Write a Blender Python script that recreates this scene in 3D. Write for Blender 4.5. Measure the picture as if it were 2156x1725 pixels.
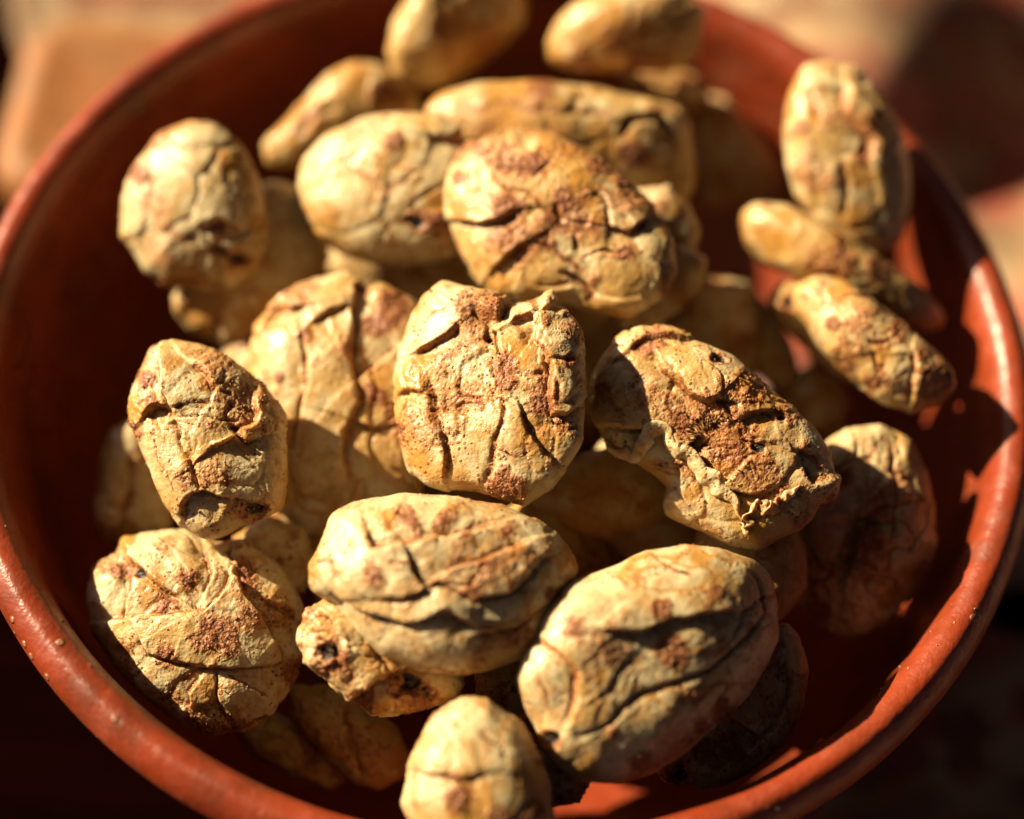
import bpy, math, random
import numpy as np
from mathutils import Vector, Matrix

scene = bpy.context.scene
for o in list(bpy.data.objects):
    bpy.data.objects.remove(o, do_unlink=True)

# ------------------------------------------------------------------ camera
R0 = 0.060                                   # inner radius of the bowl's rim, metres; rim plane is z = 0
PITCH, ROLL, YAW = math.radians(59.4), math.radians(5.1), math.radians(0.4)
CAM = np.array([0.019, -2.023, 3.181]) * R0
FPX = 7000 / 1.7811                          # focal length in pixels of a 2156 px wide picture
PCX, PCY = 1078.0, 862.5
fw = np.array([math.sin(YAW) * math.cos(PITCH), math.cos(YAW) * math.cos(PITCH), -math.sin(PITCH)])
r_ = np.cross(fw, [0, 0, 1]); r_ /= np.linalg.norm(r_)
u_ = np.cross(r_, fw)
rt = math.cos(ROLL) * r_ + math.sin(ROLL) * u_
up = -math.sin(ROLL) * r_ + math.cos(ROLL) * u_
cd = bpy.data.cameras.new('camera'); cam = bpy.data.objects.new('camera', cd)
scene.collection.objects.link(cam)
m = Matrix.Identity(4)
for i in range(3):
    m[i][0], m[i][1], m[i][2], m[i][3] = rt[i], up[i], -fw[i], CAM[i]
cam.matrix_world = m
cd.sensor_width = 36.0; cd.lens = 36.0 * 7000 / 3840
cd.clip_start = 0.01; cd.clip_end = 20
cd.dof.use_dof = True; cd.dof.focus_distance = 0.2080; cd.dof.aperture_fstop = 5.6
scene.camera = cam

# ------------------------------------------------------------------ sky, sun, exposure
SUN_EL, SUN_BACK = math.radians(28), math.radians(21)
sdir = np.array([-math.cos(SUN_EL) * math.cos(SUN_BACK), math.cos(SUN_EL) * math.sin(SUN_BACK), math.sin(SUN_EL)])
w = bpy.data.worlds.new('World'); scene.world = w; w.use_nodes = True
nt = w.node_tree
sky = nt.nodes.new('ShaderNodeTexSky'); sky.sky_type = 'NISHITA'; sky.sun_disc = False
sky.sun_elevation = SUN_EL; sky.sun_rotation = math.atan2(sdir[0], sdir[1])
sky.air_density = 0.02; sky.dust_density = 0.8; sky.ozone_density = 0.0
nt.nodes['Background'].inputs['Strength'].default_value = 0.05
nt.links.new(sky.outputs[0], nt.nodes['Background'].inputs['Color'])
sl = bpy.data.lights.new('sun', 'SUN'); sl.energy = 5.0; sl.angle = math.radians(0.5); sl.color = (1.0, 0.82, 0.53)
so = bpy.data.objects.new('sun', sl); scene.collection.objects.link(so)
so.rotation_euler = Vector(sdir).to_track_quat('Z', 'Y').to_euler()
scene.view_settings.view_transform = 'Standard'; scene.view_settings.look = 'None'
scene.view_settings.exposure = 1.52; scene.view_settings.gamma = 1.0
scene.view_settings.use_curve_mapping = False
scene.cycles.use_denoising = True; scene.cycles.adaptive_threshold = 0.02
scene.cycles.max_bounces = 8; scene.cycles.diffuse_bounces = 2

# ------------------------------------------------------------------ small helpers
def ray(px, py):
    d = fw + rt * (px - PCX) / FPX - up * (py - PCY) / FPX
    return d / np.linalg.norm(d)

def at_height(px, py, z):
    d = ray(px, py)
    return CAM + d * ((z - CAM[2]) / d[2])

def link(o, parent=None):
    scene.collection.objects.link(o)
    if parent is not None:
        o.parent = parent
    return o

def tag(o, label=None, cat=None, group=None, kind=None):
    if label: o['label'] = label
    if cat: o['category'] = cat
    if group: o['group'] = group
    if kind: o['kind'] = kind
    return o

def mesh_np(name, V, quads, tris, mat, attrs=None):
    me = bpy.data.meshes.new(name)
    V = np.asarray(V, np.float32); quads = np.asarray(quads, np.int32).reshape(-1, 4); tris = np.asarray(tris, np.int32).reshape(-1, 3)
    me.vertices.add(len(V)); me.vertices.foreach_set('co', V.ravel())
    nl = quads.size + tris.size
    me.loops.add(nl); me.loops.foreach_set('vertex_index', np.concatenate([quads.ravel(), tris.ravel()]).astype(np.int32))
    me.polygons.add(len(quads) + len(tris))
    st = np.concatenate([np.arange(len(quads)) * 4, quads.size + np.arange(len(tris)) * 3]).astype(np.int32)
    me.polygons.foreach_set('loop_start', st)
    me.update(calc_edges=True); me.validate()
    me.polygons.foreach_set('use_smooth', np.ones(len(me.polygons), bool))
    for k, a in (attrs or {}).items():
        at = me.attributes.new(k, 'FLOAT', 'POINT'); at.data.foreach_set('value', np.asarray(a, np.float32))
    me.materials.append(mat)
    me.update()
    return bpy.data.objects.new(name, me)

# vectorised noise ---------------------------------------------------
def _h(ix, iy, iz, seed):
    h = (ix.astype(np.int64) * 374761393 + iy.astype(np.int64) * 668265263 + iz.astype(np.int64) * 2147483647 + seed * 1274126177) & 0xFFFFFFFF
    h = ((h ^ (h >> 13)) * 1274126177) & 0xFFFFFFFF
    h = ((h ^ (h >> 16)) * 2246822519) & 0xFFFFFFFF
    return ((h ^ (h >> 15)) & 0xFFFFFF) / float(0xFFFFFF)

def noise(p, seed=0):
    i = np.floor(p); f = p - i; i = i.astype(np.int64)
    u = f * f * f * (f * (f * 6 - 15) + 10)
    out = np.zeros(len(p))
    for dx in (0, 1):
        for dy in (0, 1):
            for dz in (0, 1):
                wgt = (u[:, 0] if dx else 1 - u[:, 0]) * (u[:, 1] if dy else 1 - u[:, 1]) * (u[:, 2] if dz else 1 - u[:, 2])
                out += wgt * _h(i[:, 0] + dx, i[:, 1] + dy, i[:, 2] + dz, seed)
    return out * 2 - 1

def fbm(p, seed=0, octv=4, gain=0.5):
    a, s, t = 1.0, 0.0, 0.0
    for k in range(octv):
        s = s + a * noise(p * 2.03 ** k + 17.3 * k, seed + k); t += a; a *= gain
    return s / t

def voronoi(p, seed=0):
    i = np.floor(p).astype(np.int64)
    f1 = np.full(len(p), 9.0); f2 = np.full(len(p), 9.0); idv = np.zeros(len(p))
    for dx in (-1, 0, 1):
        for dy in (-1, 0, 1):
            for dz in (-1, 0, 1):
                c = i + np.array([dx, dy, dz])
                q = np.stack([c[:, k] + _h(c[:, 0], c[:, 1], c[:, 2], seed + 11 * k + 1) for k in range(3)], 1)
                d = np.sqrt(((q - p) ** 2).sum(1))
                nid = _h(c[:, 0], c[:, 1], c[:, 2], seed + 99)
                near = d < f1
                f2 = np.where(near, f1, np.minimum(f2, d)); idv = np.where(near, nid, idv); f1 = np.where(near, d, f1)
    return f1, f2, idv

def sstep(a, b, x):
    t = np.clip((x - a) / (b - a), 0, 1)
    return t * t * (3 - 2 * t)

# ------------------------------------------------------------------ materials
def new_mat(name):
    mt = bpy.data.materials.new(name); mt.use_nodes = True
    return mt, mt.node_tree, mt.node_tree.nodes['Principled BSDF']

class NB:
    """tiny node builder"""
    def __init__(s, tree): s.t = tree
    def node(s, typ, **kw):
        n = s.t.nodes.new(typ)
        for k, v in kw.items(): setattr(n, k, v)
        return n
    def put(s, n, key, v):
        if hasattr(v, 'links') or hasattr(v, 'is_linked'): s.t.links.new(v, n.inputs[key])
        else: n.inputs[key].default_value = v
    def noise(s, vec, scale, detail=3, rough=0.55, w=None, dist=0.0):
        n = s.node('ShaderNodeTexNoise')
        if w is not None: n.noise_dimensions = '4D'; s.put(n, 'W', w)
        s.put(n, 'Vector', vec); s.put(n, 'Scale', scale); s.put(n, 'Detail', detail); s.put(n, 'Roughness', rough); s.put(n, 'Distortion', dist)
        return n.outputs['Fac']
    def math(s, op, a, b=0.0, c=None, clamp=False):
        n = s.node('ShaderNodeMath', operation=op, use_clamp=clamp); s.put(n, 0, a); s.put(n, 1, b)
        if c is not None: s.put(n, 2, c)
        return n.outputs[0]
    def ramp(s, v, a, b, x=0.0, y=1.0):
        n = s.node('ShaderNodeMapRange', interpolation_type='SMOOTHSTEP'); s.put(n, 'Value', v)
        s.put(n, 'From Min', a); s.put(n, 'From Max', b); s.put(n, 'To Min', x); s.put(n, 'To Max', y)
        return n.outputs['Result']
    def mix(s, f, a, b):
        n = s.node('ShaderNodeMix', data_type='RGBA'); s.put(n, 'Factor', f)
        for key, v in ((6, a), (7, b)):
            if isinstance(v, tuple): n.inputs[key].default_value = (*v, 1)
            else: s.t.links.new(v, n.inputs[key])
        return n.outputs[2]
    def attr(s, name):
        n = s.node('ShaderNodeAttribute', attribute_name=name); return n.outputs['Fac']
    def bump(s, height, strength, dist, normal=None):
        n = s.node('ShaderNodeBump'); s.put(n, 'Height', height); s.put(n, 'Strength', strength); s.put(n, 'Distance', dist)
        if normal is not None: s.put(n, 'Normal', normal)
        return n.outputs['Normal']

def nut_material():
    mt, tree, bs = new_mat('roasted_nut_skin'); b = NB(tree)
    va = b.node('ShaderNodeVectorMath', operation='ADD')
    b.put(va, 0, b.node('ShaderNodeTexCoord').outputs['Object']); b.put(va, 1, b.node('ShaderNodeObjectInfo').outputs['Random'])
    tc = va.outputs[0]; rnd = None
    spice, toast, pit = b.attr('spice'), b.attr('toast'), b.attr('pit')
    big = b.noise(tc, 170, 2, w=rnd)
    mid = b.noise(tc, 520, 3, 0.6, w=rnd)
    grain = b.noise(tc, 2600, 1, 0.6, w=rnd)
    fine = b.noise(tc, 1300, 2, 0.65, w=rnd)
    oi = b.node('ShaderNodeObjectInfo').outputs['Random']
    col = b.mix(b.ramp(b.math('ADD', big, b.math('MULTIPLY', b.math('SUBTRACT', oi, 0.5), 0.22)), 0.38, 0.66), (0.52, 0.425, 0.245), (0.43, 0.270, 0.092))
    rd = b.node('ShaderNodeTexNoise', noise_type='RIDGED_MULTIFRACTAL', normalize=True)
    b.put(rd, 'Vector', tc); b.put(rd, 'Scale', 210.0); b.put(rd, 'Detail', 2.0); b.put(rd, 'Distortion', 0.6)
    crease = b.ramp(rd.outputs['Fac'], 0.58, 0.80)
    col = b.mix(b.ramp(mid, 0.42, 0.72, 0, 0.75), col, (0.37, 0.175, 0.042))
    col = b.mix(b.math('MULTIPLY', crease, 0.5), col, (0.27, 0.105, 0.022))
    col = b.mix(b.ramp(toast, 0.2, 0.9, 0, 0.85), col, (0.38, 0.180, 0.030))
    # spice powder: granular edge, from pale orange dust to deep red-brown
    sp = b.math('ADD', spice, b.math('MULTIPLY', b.math('SUBTRACT', fine, 0.5), 1.3))
    col = b.mix(b.ramp(sp, 0.12, 0.60, 0, 0.72), col, (0.33, 0.118, 0.024))
    col = b.mix(b.ramp(sp, 0.55, 1.05, 0, 0.85), col, (0.175, 0.041, 0.007))
    # single red grains
    v = b.node('ShaderNodeTexVoronoi'); b.put(v, 'Vector', tc); b.put(v, 'Scale', 1500.0)
    dots = b.ramp(v.outputs['Distance'], 0.20, 0.34, 1, 0)
    sel = b.ramp(b.math('ADD', b.noise(tc, 420, 2, w=rnd), b.math('MULTIPLY', spice, 0.35)), 0.52, 0.66)
    col = b.mix(b.math('MULTIPLY', b.math('MULTIPLY', dots, sel), 0.75), col, (0.13, 0.038, 0.007))
    col = b.mix(b.ramp(pit, 0.35, 0.85), col, (0.016, 0.009, 0.006))
    tree.links.new(col, bs.inputs['Base Color'])
    b.put(bs, 'Roughness', b.math('SUBTRACT', b.ramp(grain, 0.3, 0.7, 0.34, 0.58), b.math('SUBTRACT', b.math('MULTIPLY', toast, 0.12), b.math('MULTIPLY', spice, 0.18))))
    b.put(bs, 'Specular IOR Level', 0.45); b.put(bs, 'Coat Weight', 0.10); b.put(bs, 'Coat Roughness', 0.28)
    b.put(bs, 'Subsurface Weight', 0.3)
    bs.inputs['Subsurface Radius'].default_value = (1.0, 0.55, 0.22); b.put(bs, 'Subsurface Scale', 0.0016)
    h = b.math('ADD', b.math('MULTIPLY', mid, 0.45), b.math('MULTIPLY', fine, b.math('ADD', 0.16, b.math('MULTIPLY', spice, 0.75))))
    h = b.math('ADD', h, b.math('MULTIPLY', b.math('MULTIPLY', dots, sel), 0.25))
    h = b.math('SUBTRACT', h, b.math('MULTIPLY', crease, 0.35))
    n1 = b.bump(h, 0.75, 0.0006)
    n2 = b.bump(grain, 0.5, 0.00010, n1)
    tree.links.new(n2, bs.inputs['Normal'])
    return mt

def clay_material(name, base, dark, seed=0.0, ro=(0.32, 0.54)):
    mt, tree, bs = new_mat(name); b = NB(tree)
    tc = b.node('ShaderNodeTexCoord').outputs['Object']
    mp = b.node('ShaderNodeMapping'); b.put(mp, 'Vector', tc); mp.inputs['Location'].default_value = (seed, seed, seed)
    vec = mp.outputs[0]
    big = b.noise(vec, 45, 4); mid = b.noise(vec, 350, 4, 0.6); fine = b.noise(vec, 1500, 3, 0.6)
    col = b.mix(b.ramp(big, 0.3, 0.7), base, dark)
    col = b.mix(b.ramp(mid, 0.55, 0.8, 0, 0.5), col, tuple(min(1, c * 1.5 + 0.01) for c in base))
    col = b.mix(b.ramp(b.noise(vec, 130, 5, 0.65), 0.45, 0.70, 0, 0.8), col, tuple(c * k for c, k in zip(dark, (0.62, 0.9, 1.2))))
    v = b.node('ShaderNodeTexVoronoi'); b.put(v, 'Vector', vec); b.put(v, 'Scale', 420.0)
    speck = b.math('MULTIPLY', b.ramp(v.outputs['Distance'], 0.13, 0.22, 1, 0), b.ramp(b.noise(vec, 60, 2), 0.55, 0.7))
    col = b.mix(b.math('MULTIPLY', speck, 0.7), col, (0.30, 0.18, 0.09))
    tree.links.new(col, bs.inputs['Base Color'])
    b.put(bs, 'Roughness', b.ramp(mid, 0.3, 0.75, *ro))
    b.put(bs, 'Specular IOR Level', 0.55)
    h = b.math('ADD', b.math('MULTIPLY', mid, 0.5), b.math('ADD', b.math('MULTIPLY', fine, 0.2), speck))
    tree.links.new(b.bump(h, 0.65, 0.0006), bs.inputs['Normal'])
    return mt

NUT = nut_material()
CLAY = clay_material('burnished_terracotta', (0.245, 0.036, 0.0085), (0.185, 0.025, 0.0062))
CLAY2 = clay_material('pale_terracotta', (0.27, 0.092, 0.010), (0.23, 0.074, 0.008), 0.37, (0.6, 0.75))

def table_material():
    mt, tree, bs = new_mat('dark_table_wood'); b = NB(tree)
    tc = b.node('ShaderNodeTexCoord').outputs['Object']
    mp = b.node('ShaderNodeMapping'); b.put(mp, 'Vector', tc); mp.inputs['Scale'].default_value = (1, 9, 1)
    n = b.noise(mp.outputs[0], 22, 5, 0.6, dist=0.6)
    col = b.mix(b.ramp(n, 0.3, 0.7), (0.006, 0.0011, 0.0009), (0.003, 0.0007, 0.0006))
    tree.links.new(col, bs.inputs['Base Color']); b.put(bs, 'Roughness', 0.8); b.put(bs, 'Specular IOR Level', 0.0)
    tree.links.new(b.bump(n, 0.3, 0.0006), bs.inputs['Normal'])
    return mt

def cloth_material():
    mt, tree, bs = new_mat('woven_striped_cotton'); b = NB(tree)
    tc = b.node('ShaderNodeTexCoord').outputs['UV']
    sx = b.node('ShaderNodeSeparateXYZ'); b.put(sx, 0, tc)
    wob = b.math('MULTIPLY', b.math('SUBTRACT', b.noise(tc, 60, 2), 0.5), 0.006)
    u = b.math('ADD', sx.outputs[1], wob)
    cr = b.node('ShaderNodeValToRGB'); cr.color_ramp.interpolation = 'LINEAR'
    b.put(cr, 0, b.math('FRACT', b.math('MULTIPLY', u, 1 / 0.062)))
    el = cr.color_ramp.elements
    stops = [(0.0, (0.467, 0.304, 0.153)), (0.14, (0.583, 0.443, 0.257)), (0.24, (0.397, 0.082, 0.059)), (0.33, (0.583, 0.234, 0.163)),
             (0.44, (0.583, 0.420, 0.234)), (0.55, (0.257, 0.116, 0.070)), (0.70, (0.186, 0.082, 0.053)), (0.82, (0.490, 0.186, 0.130)), (0.93, (0.420, 0.257, 0.130))]
    el[0].position, el[0].color = stops[0][0], (*stops[0][1], 1)
    el[1].position, el[1].color = stops[-1][0], (*stops[-1][1], 1)
    for p, c in stops[1:-1]:
        e = el.new(p); e.color = (*c, 1)
    blot = b.noise(tc, 90, 3)
    cr2 = b.mix(b.ramp(b.noise(tc, 75, 2), 0.48, 0.58), cr.outputs[0], (0.46, 0.34, 0.21))
    blot2 = b.noise(tc, 48, 3, 0.6)
    col = b.mix(b.ramp(blot2, 0.40, 0.60, 0.0, 0.75), cr2, (0.17, 0.085, 0.055))
    col = b.mix(b.ramp(blot, 0.52, 0.66, 0, 0.85), col, (0.46, 0.10, 0.065))
    wv = b.node('ShaderNodeTexWave'); wv.bands_direction = 'X'; b.put(wv, 'Vector', tc); b.put(wv, 'Scale', 330.0)
    wv2 = b.node('ShaderNodeTexWave'); wv2.bands_direction = 'Y'; b.put(wv2, 'Vector', tc); b.put(wv2, 'Scale', 330.0)
    weave = b.math('MULTIPLY', wv.outputs['Fac'], wv2.outputs['Fac'])
    col = b.mix(b.ramp(weave, 0.0, 0.5, 0.12, 0.0), col, (0.06, 0.025, 0.018))
    tree.links.new(col, bs.inputs['Base Color']); b.put(bs, 'Roughness', 0.9); b.put(bs, 'Specular IOR Level', 0.15)
    tree.links.new(b.bump(weave, 0.6, 0.0008), bs.inputs['Normal'])
    return mt

# ------------------------------------------------------------------ setting: table and cloth
TABLE_Z = -0.0570
def grid(name, x0, x1, y0, y1, nx, ny, zf, mat, thick=0.0, slant=0.0):
    X, Y = np.meshgrid(np.linspace(x0, x1, nx), np.linspace(y0, y1, ny))
    UVX, UVY = X.ravel().copy(), Y.ravel().copy()
    if slant: X = X - slant * sstep(0.0, 0.10, Y)
    P = np.stack([X.ravel(), Y.ravel(), zf(X.ravel(), Y.ravel())], 1)
    i = np.arange(nx * ny).reshape(ny, nx)
    q = np.stack([i[:-1, :-1], i[:-1, 1:], i[1:, 1:], i[1:, :-1]], -1).reshape(-1, 4)
    if thick:
        B = P - np.array([0, 0, thick]); n = len(P)
        q2 = q[:, ::-1] + n
        ring = np.concatenate([i[0, :], i[1:, -1], i[-1, -2::-1], i[-2:0:-1, 0]])
        nxt = np.roll(ring, -1)
        side = np.stack([ring, ring + n, nxt + n, nxt], 1)
        P = np.concatenate([P, B]); q = np.concatenate([q, q2, side])
    o = mesh_np(name, P, q, [], mat)
    uvl = o.data.uv_layers.new(name='UVMap')
    li = np.zeros(len(o.data.loops), np.int32); o.data.loops.foreach_get('vertex_index', li)
    uvl.data.foreach_set('uv', P[li][:, :2].astype(np.float32).ravel())
    return o

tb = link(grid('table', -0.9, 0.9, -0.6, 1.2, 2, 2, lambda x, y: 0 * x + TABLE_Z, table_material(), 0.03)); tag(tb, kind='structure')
CLOTH = cloth_material()

# ------------------------------------------------------------------ the bowls
def lathe(name, prof, mat, seg=256, wob=0.0, seed=3, parent=None):
    prof = np.array(prof); n = len(prof)
    th = np.linspace(0, 2 * np.pi, seg, endpoint=False)
    c, s = np.cos(th), np.sin(th)
    ring = np.stack([0 * th + 1.3, c * 1.5, s * 1.5], 1)
    V = []
    for r, z in prof:
        rr = r * (1 + wob * fbm(ring + z * 12, seed, 3)) if r > 1e-6 else 0 * th + 1e-5
        zz = z + wob * 0.02 * noise(ring * 1.7 + 5 + r * 10, seed + 5)
        V.append(np.stack([rr * c, rr * s, zz], 1))
    V = np.concatenate(V)
    i = np.arange(n * seg).reshape(n, seg); j = np.roll(i, -1, 1)
    q = np.stack([i[:-1], j[:-1], j[1:], i[1:]], -1).reshape(-1, 4)
    return mesh_np(name, V, q, [], mat)

def smooth_prof(pts, n=10):
    pts = np.array(pts); out = []
    P = np.concatenate([[2 * pts[0] - pts[1]], pts, [2 * pts[-1] - pts[-2]]])
    for k in range(1, len(P) - 2):
        p0, p1, p2, p3 = P[k - 1:k + 3]
        for t in np.linspace(0, 1, n, endpoint=False):
            out.append(0.5 * ((2 * p1) + (p2 - p0) * t + (2 * p0 - 5 * p1 + 4 * p2 - p3) * t * t + (3 * p1 - p0 - 3 * p2 + p3) * t ** 3))
    out.append(pts[-1]); return np.array(out)

bowl_prof = smooth_prof([(0.0, -0.0565), (0.020, -0.0565), (0.032, -0.0555), (0.034, -0.052), (0.047, -0.041), (0.0570, -0.027), (0.0622, -0.0150),
    (0.0636, -0.0085), (0.0638, -0.0066), (0.0650, -0.0052), (0.0656, -0.0030), (0.0650, -0.0008), (0.0634, 0.0007), (0.0616, 0.0004),
    (0.0605, -0.0010), (0.0600, -0.0030), (0.0596, -0.0075), (0.0580, -0.0170), (0.0535, -0.0290), (0.0440, -0.0400), (0.028, -0.0475), (0.012, -0.0500), (0.0, -0.0502)])
bowl = link(lathe('clay_bowl', bowl_prof, CLAY, 320, 0.004, 3))
tag(bowl, 'round glossy red-brown terracotta bowl with thick rolled rim, heaped with roasted nuts', 'bowl')

# ------------------------------------------------------------------ the nuts
def grain_material(name, c0, c1):
    mt, tree, bs = new_mat(name); b = NB(tree)
    tc = b.node('ShaderNodeTexCoord').outputs['Object']
    tree.links.new(b.mix(b.ramp(b.noise(tc, 1800, 1), 0.35, 0.65), c0, c1), bs.inputs['Base Color'])
    b.put(bs, 'Roughness', 0.5)
    return mt
GRAIN = grain_material('spice_grain', (0.17, 0.050, 0.010), (0.36, 0.165, 0.040))
CRUMB = grain_material('pale_crumb', (0.40, 0.30, 0.16), (0.26, 0.11, 0.03))
def grains(name, C, R, seed, mat):
    rg = np.random.default_rng(seed + 5); n = len(C)
    o8 = np.array([(1, 0, 0), (-1, 0, 0), (0, 1, 0), (0, -1, 0), (0, 0, 1), (0, 0, -1)], float)
    f8 = np.array([(0, 2, 4), (2, 1, 4), (1, 3, 4), (3, 0, 4), (2, 0, 5), (1, 2, 5), (3, 1, 5), (0, 3, 5)])
    Q = np.linalg.qr(rg.normal(size=(n, 3, 3)))[0]
    P_ = o8[None] * rg.uniform(0.6, 1.3, (n, 6, 1))
    W = np.einsum('nij,nkj->nki', Q, P_) * R[:, None, None] + C[:, None]
    tr = (f8[None] + 6 * np.arange(n)[:, None, None]).reshape(-1, 3)
    return mesh_np(name, W.reshape(-1, 3), [], tr, mat)
nuts = []
def nut(label, outline, h, tf=0.62, tb=0.55, shear=(0, 0), cracks=(), stains=(), toasts=(), pits=(), seed=1, res=2,
        rough=1.0, plates=1.0, spice=0.35, long_axis=None, boxy=0.82, smooth=2.0, name='roasted_nut'):
    """one nut: outline = its contour in the picture, h = height of its middle above the bowl's rim (mm),
    tf / tb = half thickness to the front / back relative to its mean radius, shear = lean of its face,
    cracks = [(points, width mm, depth mm, step mm)], stains / toasts / pits = [(x, y, radius px)]"""
    o = np.array(outline, float)
    a = np.roll(o, -1, 0); cr = o[:, 0] * a[:, 1] - a[:, 0] * o[:, 1]
    cx, cy = ((o + a) * cr[:, None]).sum(0) / (3 * cr.sum())
    P = at_height(cx, cy, h * 1e-3); n = -ray(cx, cy)
    ex = rt - n * (rt @ n); ex /= np.linalg.norm(ex); ey = np.cross(n, ex)
    def loc(pts):
        out = []
        for x, y in pts:
            d = ray(x, y); t = ((P - CAM) @ n) / (d @ n); q = CAM + d * t - P
            out.append((q @ ex, q @ ey))
        return np.array(out)
    L = loc(o)
    px = np.linalg.norm(L[0] - L[len(L) // 2]) / np.linalg.norm(o[0] - o[len(o) // 2])      # metres per picture pixel here
    # outline as radius over angle
    NT = 720
    dense = np.concatenate([L[k] + (L[(k + 1) % len(L)] - L[k]) * np.linspace(0, 1, 24, endpoint=False)[:, None] for k in range(len(L))])
    ang = np.arctan2(dense[:, 1], dense[:, 0]); rad = np.hypot(dense[:, 0], dense[:, 1])
    srt = np.argsort(ang); ang, rad = ang[srt], rad[srt]
    tg = np.linspace(-np.pi, np.pi, NT, endpoint=False)
    rr = np.interp(tg, np.concatenate([ang - 2 * np.pi, ang, ang + 2 * np.pi]), np.tile(rad, 3))
    def blur(v, deg):
        k = np.arange(-180, 181) * 360 / NT; g = np.exp(-(k / deg) ** 2 / 2); g /= g.sum()
        return np.convolve(np.concatenate([v[-180:], v, v[:180]]), g, 'valid')
    r_edge, r_soft = blur(rr, smooth), blur(rr, 22)
    Rm = math.sqrt((rr ** 2).mean())
    M, K = {0: (72, 40), 1: (150, 80), 2: (300, 150)}[res]
    th = np.linspace(-np.pi, np.pi, M, endpoint=False)
    s = (np.arange(K) + 0.5) / K
    phi = np.pi * (0.80 * s + 0.20 * s ** 3)                 # denser to the front
    TH, PH = np.meshgrid(th, phi)
    re = np.interp(TH.ravel(), np.append(tg, np.pi), np.append(r_edge, r_edge[0]))
    rs = np.interp(TH.ravel(), np.append(tg, np.pi), np.append(r_soft, r_soft[0]))
    sp, cp = np.sin(PH.ravel()), np.cos(PH.ravel())
    rho = np.abs(sp) ** boxy
    reff = rs + (re - rs) * sstep(0.45, 0.97, rho)
    x = rho * reff * np.cos(TH.ravel()); y = rho * reff * np.sin(TH.ravel())
    zz = np.sign(cp) * np.abs(cp) ** 0.9
    z = np.where(zz > 0, zz * tf, zz * tb) * Rm + shear[0] * x + shear[1] * y
    V = np.stack([x, y, z], 1)
    G = V.reshape(K, M, 3)
    dth = np.roll(G, -1, 1) - np.roll(G, 1, 1); dph = np.gradient(G, axis=0)
    N = np.cross(dph, dth); N /= np.linalg.norm(N, axis=2, keepdims=True) + 1e-12; N = N.reshape(-1, 3)
    if (N * V).sum(1).mean() < 0: N = -N
    # --- long axis of the outline for the grain of the folds
    if long_axis is None:
        cov = np.cov((dense - dense.mean(0)).T); ev, vec = np.linalg.eigh(cov); la = vec[:, 1]
    else:
        la = np.array([math.cos(math.radians(long_axis)), math.sin(math.radians(long_axis))])
    p = V / Rm
    q = np.stack([p[:, 0] * la[0] + p[:, 1] * la[1], -p[:, 0] * la[1] + p[:, 1] * la[0], p[:, 2]], 1) + seed * 7.31
    warp = np.stack([fbm(q * 1.1 + 3.7 * k, seed + 50 + k, 3) for k in range(3)], 1)
    qw = q + 0.55 * warp
    f1, f2, pid = voronoi(qw * np.array([0.95, 1.75, 1.5]) + 4.2, seed)
    edge = f2 - f1
    keep = sstep(-0.25, 0.15, noise(q * 1.25 + 9, seed + 3))
    seam = np.exp(-(edge / 0.055) ** 2) * keep
    plate = (pid - 0.45) * sstep(0.0, 0.11, edge)
    pill = np.sqrt(np.clip(edge, 0, 0.5) / 0.5)
    g1, g2, pid2 = voronoi((q + 0.35 * warp) * np.array([2.0, 3.6, 3.0]) + 1.7, seed + 20)
    e2 = g2 - g1; keep2 = sstep(0.05, 0.45, noise(q * 1.6 + 21, seed + 8))
    seam2 = np.exp(-(e2 / 0.075) ** 2) * keep2
    rid = 1 - np.abs(fbm(qw * np.array([1.6, 4.2, 3.5]), seed + 12, 3)) * 2
    wr = sstep(0.72, 1.0, rid) * sstep(-0.1, 0.35, noise(q * 1.4 + 31, seed + 14))
    d = 0.050 * fbm(q * 1.5, seed + 1, 2) + plates * (0.085 * plate - 0.040 * seam + 0.030 * (pill - 0.6)) \
        - plates * 0.026 * seam2 + rough * (-0.011 * wr + 0.007 * fbm(qw * 5.0, seed + 30, 3) + 0.0035 * fbm(q * 14, seed + 40, 2))
    sm = 0.95 * seam * sstep(-0.3, 0.3, fbm(q * 2.2, seed + 61, 2)) + 0.45 * seam2 + 0.5 * wr
    blot = fbm(q * 1.9 + 60, seed + 62, 4)
    spc = spice * 1.1 * sm + sstep(0.12, 0.55, blot + (spice - 0.35) * 0.5) * (0.25 + 0.9 * spice)
    tst = 0.75 * seam2 + sstep(0.18, 0.6, fbm(q * 1.6 + 90, seed + 66, 3)) * 0.8 + 0.25 * (pid < 0.22)
    ptm = np.zeros(len(V))
    d = d * Rm
    front = sstep(-0.35, 0.0, zz)
    xy = np.stack([x, y], 1)
    jig = np.stack([fbm(q * 3.2 + 5, seed + 71, 3), fbm(q * 3.2 + 15, seed + 72, 3)], 1) * 0.0007
    for ck in cracks:
        pts, wd, dp = ck[0], ck[1], 0.45 * ck[2]; st = ck[3] if len(ck) > 3 else 0.0
        Lp = loc(pts); best = np.full(len(V), 1e9); side = np.zeros(len(V)); tt = np.zeros(len(V))
        tot = len(Lp) - 1
        for k in range(tot):
            A, B = Lp[k], Lp[k + 1]; ab = B - A
            t = np.clip(((xy + jig - A) @ ab) / (ab @ ab), 0, 1)
            c = A + t[:, None] * ab; dv = xy + jig - c; dd = np.hypot(dv[:, 0], dv[:, 1])
            nearer = dd < best
            best = np.where(nearer, dd, best); side = np.where(nearer, np.sign(ab[0] * dv[:, 1] - ab[1] * dv[:, 0]), side)
            tt = np.where(nearer, (k + t) / tot, tt)
        ww = 0.72 * wd * 1e-3 * (0.75 + 0.5 * noise(q * 4, seed + 81))
        taper = np.minimum(1, 6 * np.minimum(tt, 1 - tt) + 0.35)
        gr = np.exp(-(best / ww) ** 2) * taper * front
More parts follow.
